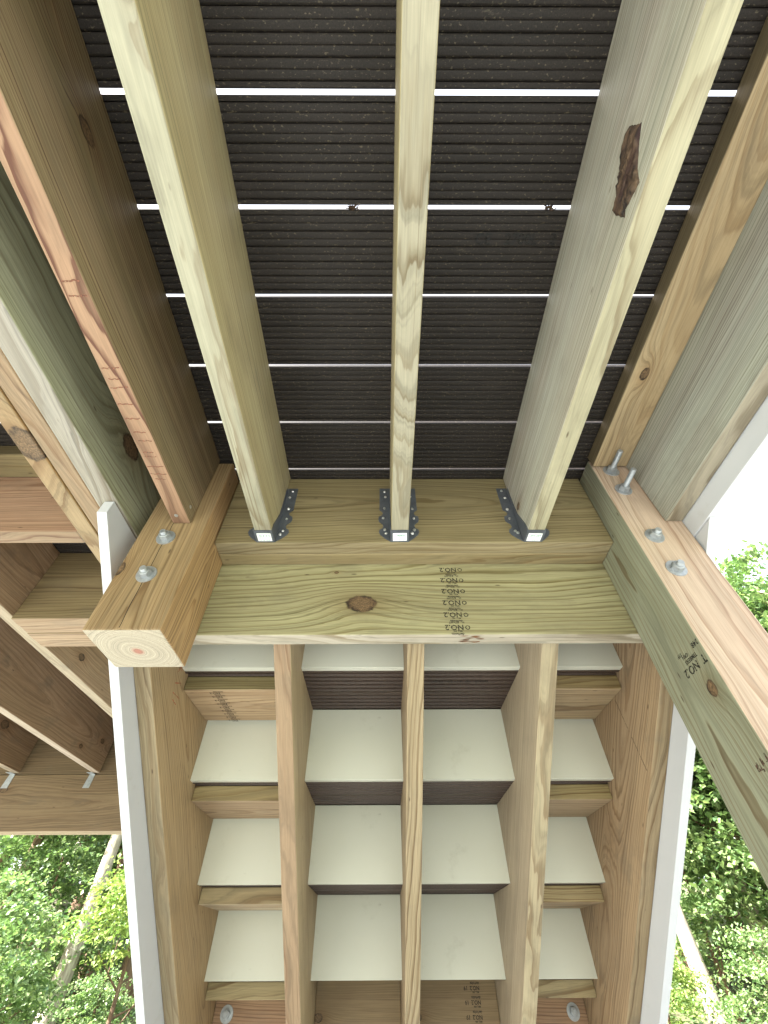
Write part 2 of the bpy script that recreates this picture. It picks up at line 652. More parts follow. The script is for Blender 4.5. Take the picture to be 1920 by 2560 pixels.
# joists -------------------------------------------------------------
XJ = [1.569 - 11.985, 1.569, 1.569 + 11.985]
mj = [
    wood((192, 178, 122), (212, 206, 170), (176, 154, 102), freq=330, con=.6, pith=(.24, .03), tilt=.004, seed=1.3, mott=.6,
         knots=[(.30, -.116, .012, .006), (.36, -.116, .015, .005)]),
    wood((176, 160, 110), (204, 194, 158), (160, 140, 92), late=(.66, .54, .40), freq=260, con=.80, pith=(.05, .012), tilt=.05, seed=2.9, warp=1.5, mott=.5),
    wood((186, 184, 164), (216, 206, 160), (180, 166, 146), late=(.62, .52, .44), freq=300, con=.75, pith=(.28, .02), tilt=.006, seed=4.1, mott=.65,
         knots=[(1.128, -.03, -.019, .008)]),
]
jl = ["olive tan joist with a pale yellow lower edge, left of the middle", "pale narrow middle joist seen straight from below",
      "grey green joist with a torn bark patch and a pale yellow lower edge"]
JO = []
for xc, m, lb in zip(XJ, mj, jl):
    JO.append(board("joist", (xc - .76, xc + .76), (BACK, B0 - .02), (HB, H - .01), 'y', m, deck, label=lb))
m = wood((156, 132, 88), (212, 160, 112), (136, 122, 74), late=(.46, .27, .21), freq=230, con=1.1, pith=(.22, .05), tilt=.01, seed=6.2, mott=.75,
         knots=[(.50, .035, .019, .013), (.36, .06, .019, .010)])
ja = board("joist", (-17.95, -16.45), (BACK, 24.95), (HB, H - .01), 'y', m, deck, label="brown joist with a salmon lower edge crossed by dark stains")
m = wood((168, 170, 132), (202, 192, 174), (140, 140, 104), late=(.60, .52, .42), freq=140, con=.75, pith=(.03, -.05), tilt=.035, seed=8.8, mott=.7, warp=1.4,
         knots=[(.98, .0, .019, .024)])
jb = board("joist", (-23.4, -21.62), (BACK, 27.24), (HB, H - .01), 'y', m, deck, label="mossy green joist with a whitish lower edge and a dark knot hole")
m = wood((176, 178, 160), (204, 190, 158), (160, 148, 134), late=(.62, .54, .46), freq=250, con=.75, pith=(.19, .02), tilt=.01, seed=10.4, mott=.6)
jc = board("joist", (24.3, 25.8), (BACK, 24.72), (25.5, H - .01), 'y', m, deck, label="grey green outermost joist beside the white fascia")
m = wood((192, 164, 112), (150, 130, 90), (170, 140, 90), late=(.7, .55, .4), freq=180, con=.55, pith=(.02, .10), tilt=.04, seed=12.1, edge_dim=.80, mott=.7,
         knots=[(.882, -.016, .019, .010)])
nl = board("nailer", (20.9, 24.28), (BACK, 24.6), (33.2, H - .012), 'y', m, deck, label="flat tan nailer with a dark knot tight under the deck boards")

# torn bark on the grey green joist --------------------------------------
def bark_patch():
    out = [(-.21, 27.91), (-.16, 28.6), (-.13, 29.13), (.27, 29.32), (1.27, 28.83), (2.1, 28.4), (2.86, 27.95), (3.45, 27.72), (3.42, 27.1), (3.44, 26.45), (3.1, 26.7), (2.82, 26.56), (2.3, 26.3), (1.93, 26.15), (1.5, 26.75), (1.19, 27.0), (.5, 27.5)]
    xf = XJ[2] - .76
    cy = sum(p[0] for p in out) / len(out)
    cz = sum(p[1] for p in out) / len(out)
    bm = bmesh.new()
    rings = []
    R = 9
    N = 68
    def outline(t):
        t = t % 1 * len(out)
        i = int(t)
        f = t - i
        a, b = out[i], out[(i + 1) % len(out)]
        return a[0] + (b[0] - a[0]) * f, a[1] + (b[1] - a[1]) * f
    for r in range(R + 1):
        s = 1 - r / R * .97
        ring = []
        for i in range(N):
            y, z = outline(i / N)
            jit = 1 + .05 * mnoise.noise(Vector((y * 6, z * 6, 1)))
            y = cy + (y - cy) * s * jit
            z = cz + (z - cz) * s * jit
            hgt = .015 + (0 if r == 0 else .09 + .24 * abs(mnoise.noise(Vector((y * 1.6, z * 4.5, 2)))) + .08 * mnoise.noise(Vector((y * 5, z * 11, 5))))
            ring.append(bm.verts.new(W(xf - max(.008, hgt), y, z)))
        rings.append(ring)
    base = [bm.verts.new(W(xf + .05, *[(cy + (outline(i / N)[0] - cy)), (cz + (outline(i / N)[1] - cz))])) for i in range(N)]
    for i in range(N):
        j = (i + 1) % N
        bm.faces.new((base[i], base[j], rings[0][j], rings[0][i]))
        for r in range(R):
            bm.faces.new((rings[r][i], rings[r][j], rings[r + 1][j], rings[r + 1][i]))
    bm.faces.new(rings[R])
    g = NG("bark")
    P = g.n("TexCoord").outputs['Object']
    a = g.noise(g.vmath('MULTIPLY', P, (60, 26, 90)), 1, 5, .7)
    b = g.noise(g.vmath('MULTIPLY', P, (40, 9, 30)), 1, 3, .6)
    c = g.mix(g.ramp(a, [(.35, 0), (.65, 1)]), srgb((28, 17, 15)), srgb((104, 82, 62)))
    c = g.mix(g.ramp(b, [(.48, 0), (.62, 1)]), c, srgb((44, 20, 20)))
    g.put(g.b.inputs['Base Color'], c)
    g.b.inputs['Roughness'].default_value = .75
    g.put(g.b.inputs['Normal'], g.bump(a, .8, .004))
    bm_obj("bark_patch", bm, g.m, JO[2], True)


bark_patch()

# beam ---------------------------------------------------------------
m = wood((154, 136, 84), (196, 174, 120), (132, 114, 66), late=(.62, .5, .34), freq=170, con=.85, pith=(.02, .055), tilt=.028, seed=14.4, warp=1.3, smudge=.12)
m2 = wood((176, 152, 96), (190, 166, 104), (150, 130, 80), freq=240, con=.7, pith=(.2, .04), tilt=.01, seed=15.9)
board("beam_ply", (-15.02, 20.84), (B0, B0 + TH - .045), (25.45, H - .01), 'x', m, deck, label="front face of the double beam carrying the joist hangers")
board("beam_ply", (-15.02, 20.84), (B0 + TH + .01, HD0 - .05), (25.42, H - .01), 'x', m2, deck)
m = wood((170, 162, 108), (228, 214, 186), (146, 134, 88), late=(.60, .50, .32), freq=125, con=.80, pith=(-.01, -.05), tilt=.030, seed=17.7, warp=1.5, smudge=.3,
         knots=[(-.0996, -.134, .019, .024), (-.161, -.047, .019, .004)])
hdr = board("header_board", (-21.6, 25.84), (HD0, HD1), (ZH, H - .02), 'x', m, deck, bev=.13, label="yellow green board below the beam with a big knot and NO.2 grade stamps")
it = []
for i in range(6):
    v = .18 + i * 1.22
    sl = -(i * .03)
    it += [("NO.2", .35 + sl, v + .34, .56), ("MILL 696", .45 + sl, v + .14, .2), ("derholza", .45 + sl, v - .14, .28), ("KD-HT", .50 + sl, v + .86, .27)]
    it += [("O", -.02 + sl - .22, v + .36, .5), ("s p", -.1 + sl, v + .9, .2)]
text_mesh("grade_stamp", it, (7.05, HD0, ZH), (-1, 0, 0), (0, 0, 1), M_INK, hdr) if False else None
it2 = []
for i in range(6):
    v = -(18.42 + i * 1.22)
    sl = i * .035
    it2 += [("NO.2", .26 - sl, v - .52, .68), ("MILL 696", .42 - sl, v - .02, .2), ("derholza", .30 - sl, v + .22, .30), ("KD-HT", .62 - sl, v - .86, .27), ("O", -.28 - sl, v - .48, .56), ("SP", .15 - sl, v - .84, .2)]
text_mesh("grade_stamp", [(s, u, v - .0, z) for s, u, v, z in it2 if -25.25 < v < -18.1], (7.02, HD0, 0), (-1, 0, 0), (0, 0, -1), M_INK, hdr)
# splintered notch under the header
def chip():
    bm = bmesh.new()
    rr = random.Random(3)
    for i in range(14):
        x = 6.6 + rr.random() * 1.5
        y = HD0 + .15 + rr.random() * 1.0
        l = .3 + rr.random() * .7
        c = [W(x - l / 2, y, ZH - .015), W(x, y - .08, ZH - .09 - rr.random() * .05), W(x + l / 2, y + rr.uniform(-.1, .1), ZH - .02), W(x, y + .08, ZH + .03)]
        bm.faces.new([bm.verts.new(q) for q in c[:3]])
        bm.faces.new([bm.verts.new(q) for q in (c[0], c[3], c[2])])
    bm_obj("splinters", bm, plain("torn_wood", (150, 96, 60), .8, 0, .4, 300, .4), hdr)


chip()

# joist hangers --------------------------------------------------------
def hanger(xc):
    w = .80
    hr = random.Random(int(xc * 10) + 50)
    root = None
    bm = bmesh.new()
    def quad(a, b, c, d):
        bm.faces.new([bm.verts.new(W(*q)) for q in (a, b, c, d)])
    y0, y1 = 25.75, B0 - .03
    zb, zt = HB - .06, 32.6
    # seat and the two side cheeks
    side = [(y0 + .05, zb), (y0, zb + .25), (y0 + .1, zb + .9), (y1 - .55, zb + 3.1), (y1 - .38, zb + 5.2), (y1 - .38, zt), (y1, zt), (y1, zb)]
    quad((xc - w, y0, zb), (xc + w, y0, zb), (xc + w, y1, zb), (xc - w, y1, zb))
    for s in (-1, 1):
        bm.faces.new([bm.verts.new(W(xc + s * w, *q)) for q in side])
        out = [(0, 33.0), (1.02, 33.0), (1.02, 29.75), (.80, 29.55), (.66, 29.3), (.78, 29.0), (1.08, 28.8), (1.12, 28.4), (1.04, 28.1), (.74, 27.8), (.64, 27.5), (.78, 27.2), (1.0, 27.05), (1.06, 26.75), (.92, 26.4), (.5, 25.95), (0, 25.55)]
        bm.faces.new([bm.verts.new(W(xc + s * (w + q[0]), B0 - .03, q[1])) for q in out])
    geom = bm.faces[:]
    o = bm_obj("joist_hanger", bm, M_HANG, deck)
    sm = o.modifiers.new("gauge", 'SOLIDIFY')
    sm.thickness = .06 * IN
    sm.offset = 0
    # driven nails
    for s in (-1, 1):
        for dz, dx in ((32.5, .5), (31.6, .45), (29.9, .5), (28.5, .62), (26.9, .55), (26.5, .35)):
            b2 = bmesh.new()
            cyl(b2, W(xc + s * (w + dx + hr.uniform(-.07, .07)), B0 - .06, dz + hr.uniform(-.12, .12)), (hr.uniform(-.35, .35), -1, hr.uniform(-.4, .3)), hr.uniform(.12, .18) * IN, hr.uniform(.07, .16) * IN, 8, .09 * IN)
            bm_obj("nail", b2, M_NAIL, o)
    b3 = bmesh.new()
    cyl(b3, W(xc, 26.52, zb - .05), (0, 0, -1), .01 * IN, .001 * IN, 4)
    b3.clear()
    z = zb - .05
    jx, jy, ja_ = hr.uniform(-.05, .05), hr.uniform(-.02, .12), hr.uniform(-.05, .05)
    vs = [b3.verts.new(W(xc + a * .93 + jx - (b - 26.5) * ja_, b + jy + a * ja_, zz)) for zz in (z, z + .02) for a, b in ((-.66, 26.05), (.66, 26.05), (.66, 27.02), (-.66, 27.02))]
    b3.faces.new(vs[:4])
    b3.faces.new(vs[4:])
    for i in range(4):
        b3.faces.new((vs[i], vs[(i + 1) % 4], vs[4 + (i + 1) % 4], vs[4 + i]))
    st = bm_obj("sticker", b3, M_LABEL, o)
    rr = random.Random(int(xc * 100))
    V, F = [], []
    for row, (yy, hh) in enumerate(((26.25, .16), (26.45, .06), (26.6, .06), (26.82, .11))):
        xx = -.40
        while xx < .42:
            ww = rr.uniform(.03, .10)
            if rr.random() < .8:
                i = len(V)
                V += [W(xc + xx, yy, z - .01), W(xc + xx + ww, yy, z - .01), W(xc + xx + ww, yy + hh, z - .01), W(xc + xx, yy + hh, z - .01)]
                F.append((i, i + 1, i + 2, i + 3))
            xx += ww + .03
    me = bpy.data.meshes.new("sticker_print")
    me.from_pydata(V, [], F)
    me.materials.append(M_GREEN)
    # the print is joined into the sticker's own mesh
    bmj = bmesh.new()
    bmj.from_mesh(st.data)
    off = len(bmj.verts)
    base = [bmj.verts.new(world_of(st).inverted() @ (v + Vector((jx, jy, 0)) * IN)) for v in V]
    for f in F:
        fc = bmj.faces.new([base[i] for i in f])
        fc.material_index = 1
    bmj.to_mesh(st.data)
    bmj.free()
    st.data.materials.append(M_GREEN)
    bpy.data.meshes.remove(me)
    return o


for xc in XJ:
    hanger(xc)

# white fascia at the right edge
board("fascia_board", (25.86, 26.72), (BACK, 33), (23.83, 35.6), 'y', M_SKIRT, deck, bev=.05)
# nails at the end of the salmon edged joist
bm = bmesh.new()
cyl(bm, W(-17.35, 24.0, HB + .0), (0, 0, -1), .16 * IN, .03 * IN, 14)
bm_obj("nail_head", bm, M_NAIL, ja)
bm = bmesh.new()
cyl(bm, W(-16.45, 23.9, HB + .95), (1, 0, 0), .16 * IN, .03 * IN, 14)
bm_obj("nail_head", bm, M_NAIL, ja)
rr = random.Random(5)
ls = []
for yy in (6.2, 7.0, 11.2, 11.9, 12.5, 13.7, 14.8, 15.9, 16.6, 17.6, 18.0, 18.9, 19.6, 20.1):
    a, b = rr.uniform(-17.85, -17.6), rr.uniform(-16.9, -16.6)
    n = 6
    ls.append([(a + (b - a) * i / n, yy + rr.uniform(-.05, .05), HB) for i in range(n + 1)])
for ln in ls:
    strokes("cross_stain", [ln], M_DARKLINE, ja, (0, 0, -1), .09)

# dry leaf litter caught in the second gap
def litter(x, seed):
    rr = random.Random(seed)
    bm = bmesh.new()
    y0 = GAP0 + PITCH
    for i in range(9):
        c = W(x + rr.uniform(-.35, .35), y0 + rr.uniform(-.1, .1), H + rr.uniform(.0, .25))
        d = Vector((rr.uniform(-1, 1), rr.uniform(-.6, .6), rr.uniform(-.5, .5))).normalized()
        cyl(bm, c - d * .006, d, .0007, .013, 5)
    for i in range(4):
        c = W(x + rr.uniform(-.3, .3), y0 + rr.uniform(-.1, .1), H + rr.uniform(.05, .3))
        a = Vector((rr.uniform(-1, 1), rr.uniform(-1, 1), rr.uniform(-.6, .6))).normalized() * .006
        b = a.orthogonal().normalized() * .004
        bm.faces.new([bm.verts.new(c + q) for q in (a, b, -a, -b)])
    return bm_obj("twig_tuft", bm, plain("dry_leaf", (70, 52, 36), .9), None)


tag(litter(-1.9, 1), "small tuft of dry twigs caught in the deck gap left of the middle joist", "twig tuft", "twigs caught between deck boards")
tag(litter(11.4, 2), "small tuft of dry twigs in the deck gap beside the joist with torn bark", "twig tuft", "twigs caught between deck boards")

# ================================================================== posts
def bolt(parent, x, y, z, rod=.45, name="bolt"):
    """washer, nut and threaded end on a post face looking towards -y"""
    a = Vector((0, -1, 0))
    bm = bmesh.new()
    cyl(bm, W(x, y, z), a, .76 * IN, .08 * IN, 28, .75 * IN)
    wsh = bm_obj("washer", bm, M_GALV, parent)
    wsh.name = name
    bm = bmesh.new()
    cyl(bm, W(x, y - .08, z), a, .46 * IN, .40 * IN, 6, .46 * IN, rot=.4)
    cyl(bm, W(x, y - .48, z), a, .40 * IN, .04 * IN, 18, .34 * IN)
    bm_obj("nut", bm, M_GALV, wsh)
    bm = bmesh.new()
    n = int((rod) / .07)
    yy = y - .46
    for i in range(n):
        cyl(bm, W(x, yy - i * .07, z), a, .225 * IN, .035 * IN, 14, .25 * IN)
        cyl(bm, W(x, yy - i * .07 - .035, z), a, .25 * IN, .035 * IN, 14, .225 * IN)
    bm_obj("threaded_rod", bm, M_GALV, wsh)
    return wsh


def post(x, y, z, mat, label):
    ctr = W(sum(x) / 2, sum(y) / 2, sum(z) / 2)
    L = (z[1] - z[0]) / 2
    w, t = (x[1] - x[0]) / 2, y[1] - y[0]
    me = prism_mesh("support_post", [(-L, -w), (L, -w), (L, w), (-L, w)], t, .14, 2)
    o = link("support_post", me, mat, None, frame(ctr, (0, 0, 1), (1, 0, 0)))
    tag(o, label, "post")
    return o


# local axes of a post: X up, Y world x, Z = X x Y = world y
m = wood((170, 138, 84), (202, 156, 88), (140, 110, 62), late=(.66, .5, .34), freq=400, con=.85, pith=(.004, .004), tilt=.012, seed=20.2, edge_dim=.80, warp=.8, mott=.5, smudge=.12, core=.012,
         knots=[(-.107, -.066, -.068, .012)])
pl = post((-20.4, -15.05), (25.0, HD0 - .02), (15.3, H - .3), m, "short orange tan post cut off in mid air, its end grain facing down")
pl['group'] = "square wooden posts bolted to the deck"
bolt(pl, -17.95, 25.0, 24.2 * .99, .42)
bolt(pl, -17.95, 25.0, 20.2 * .995, .42)
m = wood((206, 178, 148), (150, 152, 122), (194, 158, 130), late=(.70, .52, .40), freq=210, con=.7, pith=(.0, .01), tilt=.010, seed=22.6, edge_dim=.80, warp=1.1, mott=.6, smudge=.10,
         knots=[(.745, -.0635, -.039, .009)])
pr = post((20.87, 25.86), (24.74, HD0 - .02), (GROUND - 6, H - .3), m, "tall post with a pinkish front and greenish side, running down to the ground")
pr['group'] = "square wooden posts bolted to the deck"
for zz, rod in ((32.65, 2.0), (29.8, 2.0), (23.8, .42), (20.35, .42)):
    bolt(pr, 22.55, 24.74, zz, rod)
text_mesh("grade_stamp", [("T  NO.2", 0, 0, .75), ("TIMBERS", .55, -.42, .38), ("GRN", 1.3, -.78, .34), ("SYP", 1.9, -1.05, .34), ("248", -.15, -1.0, .5)],
          (20.87, 24.55 + .45, 13.5), (0, 1, 0), (0, 0, -1), M_INK, pr)
strokes("stain_band", [[(20.87, 25.05 + i * .13, 7.1 + .5 * math.sin(i * 2.3) * .4), (20.87, 25.05 + i * .13, 7.1 + .25 - .02 * i + .3 * math.cos(i * 1.7))] for i in range(9)],
        worn(plain("resin_stain", (74, 46, 36), .7, 0, 0, 400, .5), 260, .3, .6), pr, (-1, 0, 0), .12)
# check running down the front of the left post
strokes("drying_crack", [[(-17.95 + .12 * mnoise.noise(Vector((zz * .6, 0, 4))), 25.0, zz) for zz in np.arange(26.0, 15.35, -.35)]], plain("crack_dark", (40, 27, 18), .9), pl, (0, -1, 0), .055)

# ================================================================== staircase
stair = thing("staircase", "open backed staircase seen from behind, white risers and dark ribbed treads between pine stringers", "staircase", W(2, 60, -20))
SL = RISE / RUN
KMAX = 11


def zt(k):
    return Z1 - (k - 1) * RISE


def yb(k):
    return Y1 + (k - 1) * RUN


def zbot(line, y):
    (ya, za), s = line
    return za + s * (y - ya)


def stringer(x, line, saw, mat, label=None):
    s = line[1]
    pts = []
    ylo = HD1 + .02
    yend = None
    # lower end on the ground
    (ya, za), sl = line
    yg = ya + (GROUND - za) / sl
    if saw:
        top = [(ylo, zt(0))]
        k = 1
        while True:
            top.append((yb(k) - .76, zt(k - 1)))
            if zt(k) < GROUND + 3 or yb(k) - .76 > yg + 4:
                top.append((yb(k) - .76, GROUND))
                break
            top.append((yb(k) - .76, zt(k)))
            k += 1
        poly = top + [(yg, GROUND), (ylo, zbot(line, ylo))]
    else:
        up = 13.9
        ytop = ya + (H - .1 - up - za) / sl
        yge = ya + (GROUND - up - za) / sl
        poly = [(ylo, zbot(line, ylo)), (ylo, H - .1), (max(ylo + .5, ytop), H - .1), (yge, GROUND), (yg, GROUND)]
    ex = Vector((0, 1, sl)).normalized()
    ey = Vector((0, -sl, 1)).normalized()
    c = Vector((0, 60, zbot(line, 60) + 5))
    loc = [((Vector((0, p[0], p[1])) - c).dot(ex), (Vector((0, p[0], p[1])) - c).dot(ey)) for p in poly]
    me = prism_mesh("stringer", loc, x[1] - x[0], .08, 2)
    o = link("stringer", me, mat, stair, frame(W((x[0] + x[1]) / 2, c.y, c.z), ex, ey))
    if label:
        o['label'] = label
    return o


ms = [
    wood((192, 160, 106), (206, 180, 130), (170, 136, 84), late=(.68, .52, .38), freq=210, con=.7, pith=(.03, .055), tilt=.02, seed=30.1, warp=1.6),
    wood((198, 172, 122), (206, 166, 118), (174, 146, 100), late=(.68, .50, .38), freq=280, con=.75, pith=(.15, .02), tilt=.008, seed=31.7),
    wood((170, 142, 100), (214, 186, 134), (150, 124, 84), late=(.58, .46, .34), freq=120, con=.9, pith=(-.10, -.03), tilt=.05, seed=33.3, warp=1.8),
    wood((190, 168, 132), (222, 200, 150), (162, 142, 114), late=(.66, .52, .42), freq=260, con=.75, pith=(.2, .02), tilt=.012, seed=35.6),
    wood((182, 148, 102), (200, 170, 118), (156, 126, 90), late=(.66, .5, .36), freq=170, con=.75, pith=(.02, -.06), tilt=.02, seed=37.2, warp=1.4,
         knots=[(-.13, .02, .019, .022)], smudge=.45),
]
LN = [((36.92, 15.95), -.699), ((34.05, 19.0), -.733), ((33.3, 18.85), -.715), ((33.18, 18.79), -.698), ((35.86, 16.6), -.691)]
sl_ = [None] * 5
st_out_l = stringer((XL - 1.5, XL), LN[0], False, ms[0], "tan outer stringer beside the left white skirt board")
stringer((XLI - 1.52, XLI), LN[1], True, ms[1], "inner stringer with an orange lower edge")
stringer((2.2, 3.72), LN[2], True, ms[2], "middle stringer with swirling dark grain on its lower edge")
stringer((XRI, XRI + 1.5), LN[3], True, ms[3], "inner stringer with grey brown side and pale lower edge")
st_out_r = stringer((XR, XR + 1.4), LN[4], False, ms[4], "orange brown outer stringer with a knot, beside the right white skirt board")

for k in range(1, KMAX):
    zlo, zhi = zt(k), zt(k - 1)
    if zlo < GROUND:
        break
    board("riser", (XL + .02, XR - .02), (yb(k) - .75, yb(k)), (zlo + .02, zhi - .02), 'x', M_PVC, stair, bev=.03)
for k in range(0, KMAX):
    z = zt(k)
    if z < GROUND + 4:
        break
    yb0 = (HD1 + .05) if k == 0 else yb(k) + .04
    yend = yb(k + 1) + .35
    wa = 5.3
    t = grooved("tread", (XL + .03, XR - .03), yb0 + wa / 2, z + .01, wa, M_TREAD, stair, ribs=5, border=.42, depth=.46, square=True, th=.9)
    wb = yend - (yb0 + wa + .1)
    t2 = grooved("tread", (XL + .03, XR - .03), yb0 + wa + .1 + wb / 2, z + .01, wb, M_TREAD, stair, ribs=5, border=.36, depth=.46, square=True, th=.9)
    if k == 1:
        text_mesh("board_print", [("00:11  02  12  06  27001", 0, 0, .62)], (5.2, yb0 + 2.55, z), (1, 0, 0), (0, -1, 0), M_INKB, t, .02)
bl_m = [wood(*a, freq=f, con=.8, pith=p, tilt=t_, seed=s, warp=1.2, edge_dim=.82) for a, f, p, t_, s in (
    (((196, 162, 112), (138, 122, 66), (176, 142, 96)), 240, (.0, .11), .01, 40.3),
    (((192, 160, 116), (166, 142, 82), (168, 138, 98)), 120, (.02, .05), .05, 41.1),
    (((206, 184, 144), (176, 152, 100), (186, 150, 100)), 70, (.05, .03), .06, 42.9),
    (((186, 160, 110), (172, 150, 94), (160, 138, 90)), 110, (.03, .05), .06, 44.2))]
br_m = [wood(*a, freq=f, con=.8, pith=p, tilt=t_, seed=s, warp=1.2, edge_dim=.82) for a, f, p, t_, s in (
    (((188, 160, 112), (160, 136, 76), (168, 140, 94)), 210, (.02, .06), .02, 45.3),
    (((188, 158, 114), (166, 144, 82), (160, 136, 96)), 230, (.0, .09), .01, 46.1),
    (((186, 160, 116), (178, 154, 96), (168, 138, 98)), 260, (.0, .12), .01, 47.9),
    (((186, 164, 116), (182, 160, 106), (140, 118, 76)), 100, (.01, .04), .08, 48.2))]
for k in range(1, 5):
    for side, mm, xx in ((0, bl_m, (XL + .05, XLI - 1.55)), (1, br_m, (XRI + 1.53, XR - .05))):
        o = board("tread_cleat", xx, (yb(k) + 1.0, yb(k) + 8.9), (zt(k) - 1.45, zt(k) - .03), 'x', mm[k - 1], stair, bev=.08)
        if k == 1 and side == 0:
            its = []
            for i in range(9):
                v = .35 + i * .88
                its += [("derholza", -.05 - i * .02, v, .30), ("NO.2", .35 - i * .02, v + .26, .46), ("KD-HT", .35 - i * .02, v + .62, .22)]
            text_mesh("grade_stamp", its, (-16.35, yb(1) + 1.0, zt(1) - 1.45), (-1, 0, 0), (0, 1, 0), M_INK, o)
            o['label'] = "tread cleat carrying a slanted column of black grade stamps"
# boards closing the foot of the view below the fourth tread
mk = wood((178, 136, 92), None, (140, 96, 60), late=(.6, .42, .30), freq=180, con=.8, pith=(.01, .07), tilt=.03, seed=50.5)
mk2 = wood((150, 122, 76), None, (124, 96, 56), late=(.75, .65, .5), freq=330, con=.4, pith=(.25, .02), tilt=.004, seed=52.5, knots=[(-.12, .09, .019, .01)])
for xx in ((XL + .03, XLI - 1.55), (XRI + 1.53, XR - .03)):
    o = board("kicker_board", xx, (78, 79.5), (-14.6, zt(4) - 1.5), 'x', mk, stair, label=None)
    bx = -18.7 if xx[0] < 0 else 22.9
    bolt(o, bx, 78.0, -4.2, .2)
for xx in ((XLI + .02, 2.18), (3.74, XRI - .02)):
    o = board("kicker_board", xx, (78, 79.5), (-14.6, zt(4) - .05), 'x', mk2, stair)
    if xx[0] > 0:
        its = []
        for i in range(8):
            v = .2 + i * 1.15
            its += [("derholza", 0, v, .32), ("NO.2  19", .02, v + .34, .5), ("MILL 696", .1, v + .76, .22)]
        text_mesh("grade_stamp", its, (11.95, 78, zt(4) - .1 - .0), (-1, 0, 0), (0, 0, -1), M_INK, o)


def skirt(x, y0, z0, slope, ztop, label):
    up = 13.4
    yg = y0 + (GROUND - z0) / slope
    yt = y0 + (ztop - up - z0) / slope
    yge = y0 + (GROUND - up - z0) / slope
    poly = [(y0, z0), (y0, ztop), (yt, ztop), (yge, GROUND), (yg, GROUND)]
    if ztop - z0 < .1:
        poly = [(y0, z0), (yt, ztop), (yge, GROUND), (yg, GROUND)]
    ex = Vector((0, 1, slope)).normalized()
    ey = Vector((0, -slope, 1)).normalized()
    c = Vector((0, 60, z0 + slope * (60 - y0) + 5))
    loc = [((Vector((0, p[0], p[1])) - c).dot(ex), (Vector((0, p[0], p[1])) - c).dot(ey)) for p in poly]
    me = prism_mesh("skirt_board", loc, x[1] - x[0], .04, 2)
    o = link("skirt_board", me, M_SKIRT, stair, frame(W(sum(x) / 2, c.y, c.z), ex, ey))
    o['label'] = label
    return o


skirt((25.97, 26.75), 22.55, 23.78, -.7115, 23.80, "white skirt board along the right side of the stairs")
skirt((-22.62, -21.82), 22.38, 24.25, -.737, 25.55, "white skirt board along the left side of the stairs, its top tip pointed")
# marks on the outer stringers
strokes("crayon_mark", [[(XL, 39.6, 20.6), (XL, 40.4, 20.0)], [(XL, 39.7, 19.6), (XL, 40.3, 20.9)], [(XL, 39.9, 18.6), (XL, 41.3, 19.2)], [(XL, 40.2, 17.8), (XL, 41.8, 17.9)], [(XL, 40.6, 17.3), (XL, 41.6, 17.2)]],
        M_RED, st_out_l, (1, 0, 0), .09)
strokes("pencil_line", [[(XR, 44.2, 18.6), (XR, 44.0, 15.5), (XR, 43.7, 11.9)]], M_PENCIL, st_out_r, (-1, 0, 0), .10)

# ================================================================== adjoining deck framing on the left
wing = thing("deck", "shadowy brown deck framing on the left with wide spaced joists and a four ply beam", "deck", W(-50, 40, HB))
md = [
    wood((178, 142, 98), (222, 198, 160), (150, 116, 76), late=(.68, .52, .38), freq=120, con=.55, pith=(.02, .06), tilt=.03, seed=60.1, warp=1.7, smudge=.5, knots=[(.94, -.062, .019, .012)]),
    wood((172, 138, 98), (224, 198, 168), (142, 110, 74), late=(.7, .55, .4), freq=100, con=.5, pith=(.0, .07), tilt=.04, seed=62.4, warp=1.9, smudge=.6, knots=[(1.763, -.07, .019, .010), (1.91, .0, .019, .012)]),
    wood((160, 126, 84), (216, 190, 152), (130, 98, 64), freq=150, con=.6, pith=(.05, .05), tilt=.03, seed=64.9, smudge=.5, knots=[(1.74, .02, .019, .020)])]
wl = ["brown joist with a pale lower edge, nearest to the left post", "broad brown joist with dark gouges near its far end", "short piece of brown joist at the far left edge"]
for i, (xa, mm) in enumerate(zip((-41.6, -57.45, -73.3), md)):
    o = board("joist", (xa, xa + 1.5), (BACK, 93.8), (HB, H - .01), 'y', mm, wing, label=wl[i])
m = wood((196, 150, 96), (206, 168, 120), (170, 130, 84), freq=130, con=.6, pith=(.03, .04), tilt=.03, seed=66.6, warp=1.7, knots=[(.40, -.116, .0, .012)])
board("joist", (-24.98, -23.45), (BACK, 27.2), (HB + .02, H - .01), 'y', m, wing, label="tan joist pressed against the green joist")
m = wood((190, 150, 72), (212, 176, 116), (150, 112, 56), freq=160, con=.6, pith=(.05, .03), tilt=.03, seed=68.6, warp=1.6, knots=[(.75, -.116, .004, .026)])
board("joist", (-26.65, -25.12), (BACK, 38.8), (HB, H - .01), 'y', m, wing, label="yellow joist with an orange resin patch")
m = wood((188, 146, 106), (198, 160, 116), (160, 116, 82), late=(.7, .5, .42), freq=230, con=.7, pith=(.05, .05), tilt=.02, seed=70.4)
board("blocking", (-40.08, -26.67), (25.9, 27.4), (HB, H - .02), 'x', m, wing, label="pinkish cross block between two joists")
m = wood((150, 130, 76), (140, 120, 70), None, freq=200, con=.7, pith=(.02, .06), tilt=.02, seed=71.4)
board("nailer", (-40.08, -26.67), (23.05, 25.88), (33.22, H - .02), 'x', m, wing)
for i in range(4):
    m = wood((150, 128, 74), (218, 178, 130), (126, 104, 62), late=(.66, .5, .4), freq=150, con=.85, pith=(.0, .05), tilt=.03, seed=72.4 + i * 1.7, warp=1.3, smudge=.3)
    o = board("beam_ply", (-40.08, -22.75), (38.9 + i * 1.5, 40.39 + i * 1.5), (25.25 + .06 * (i % 2), H - .02), 'x', m, wing)
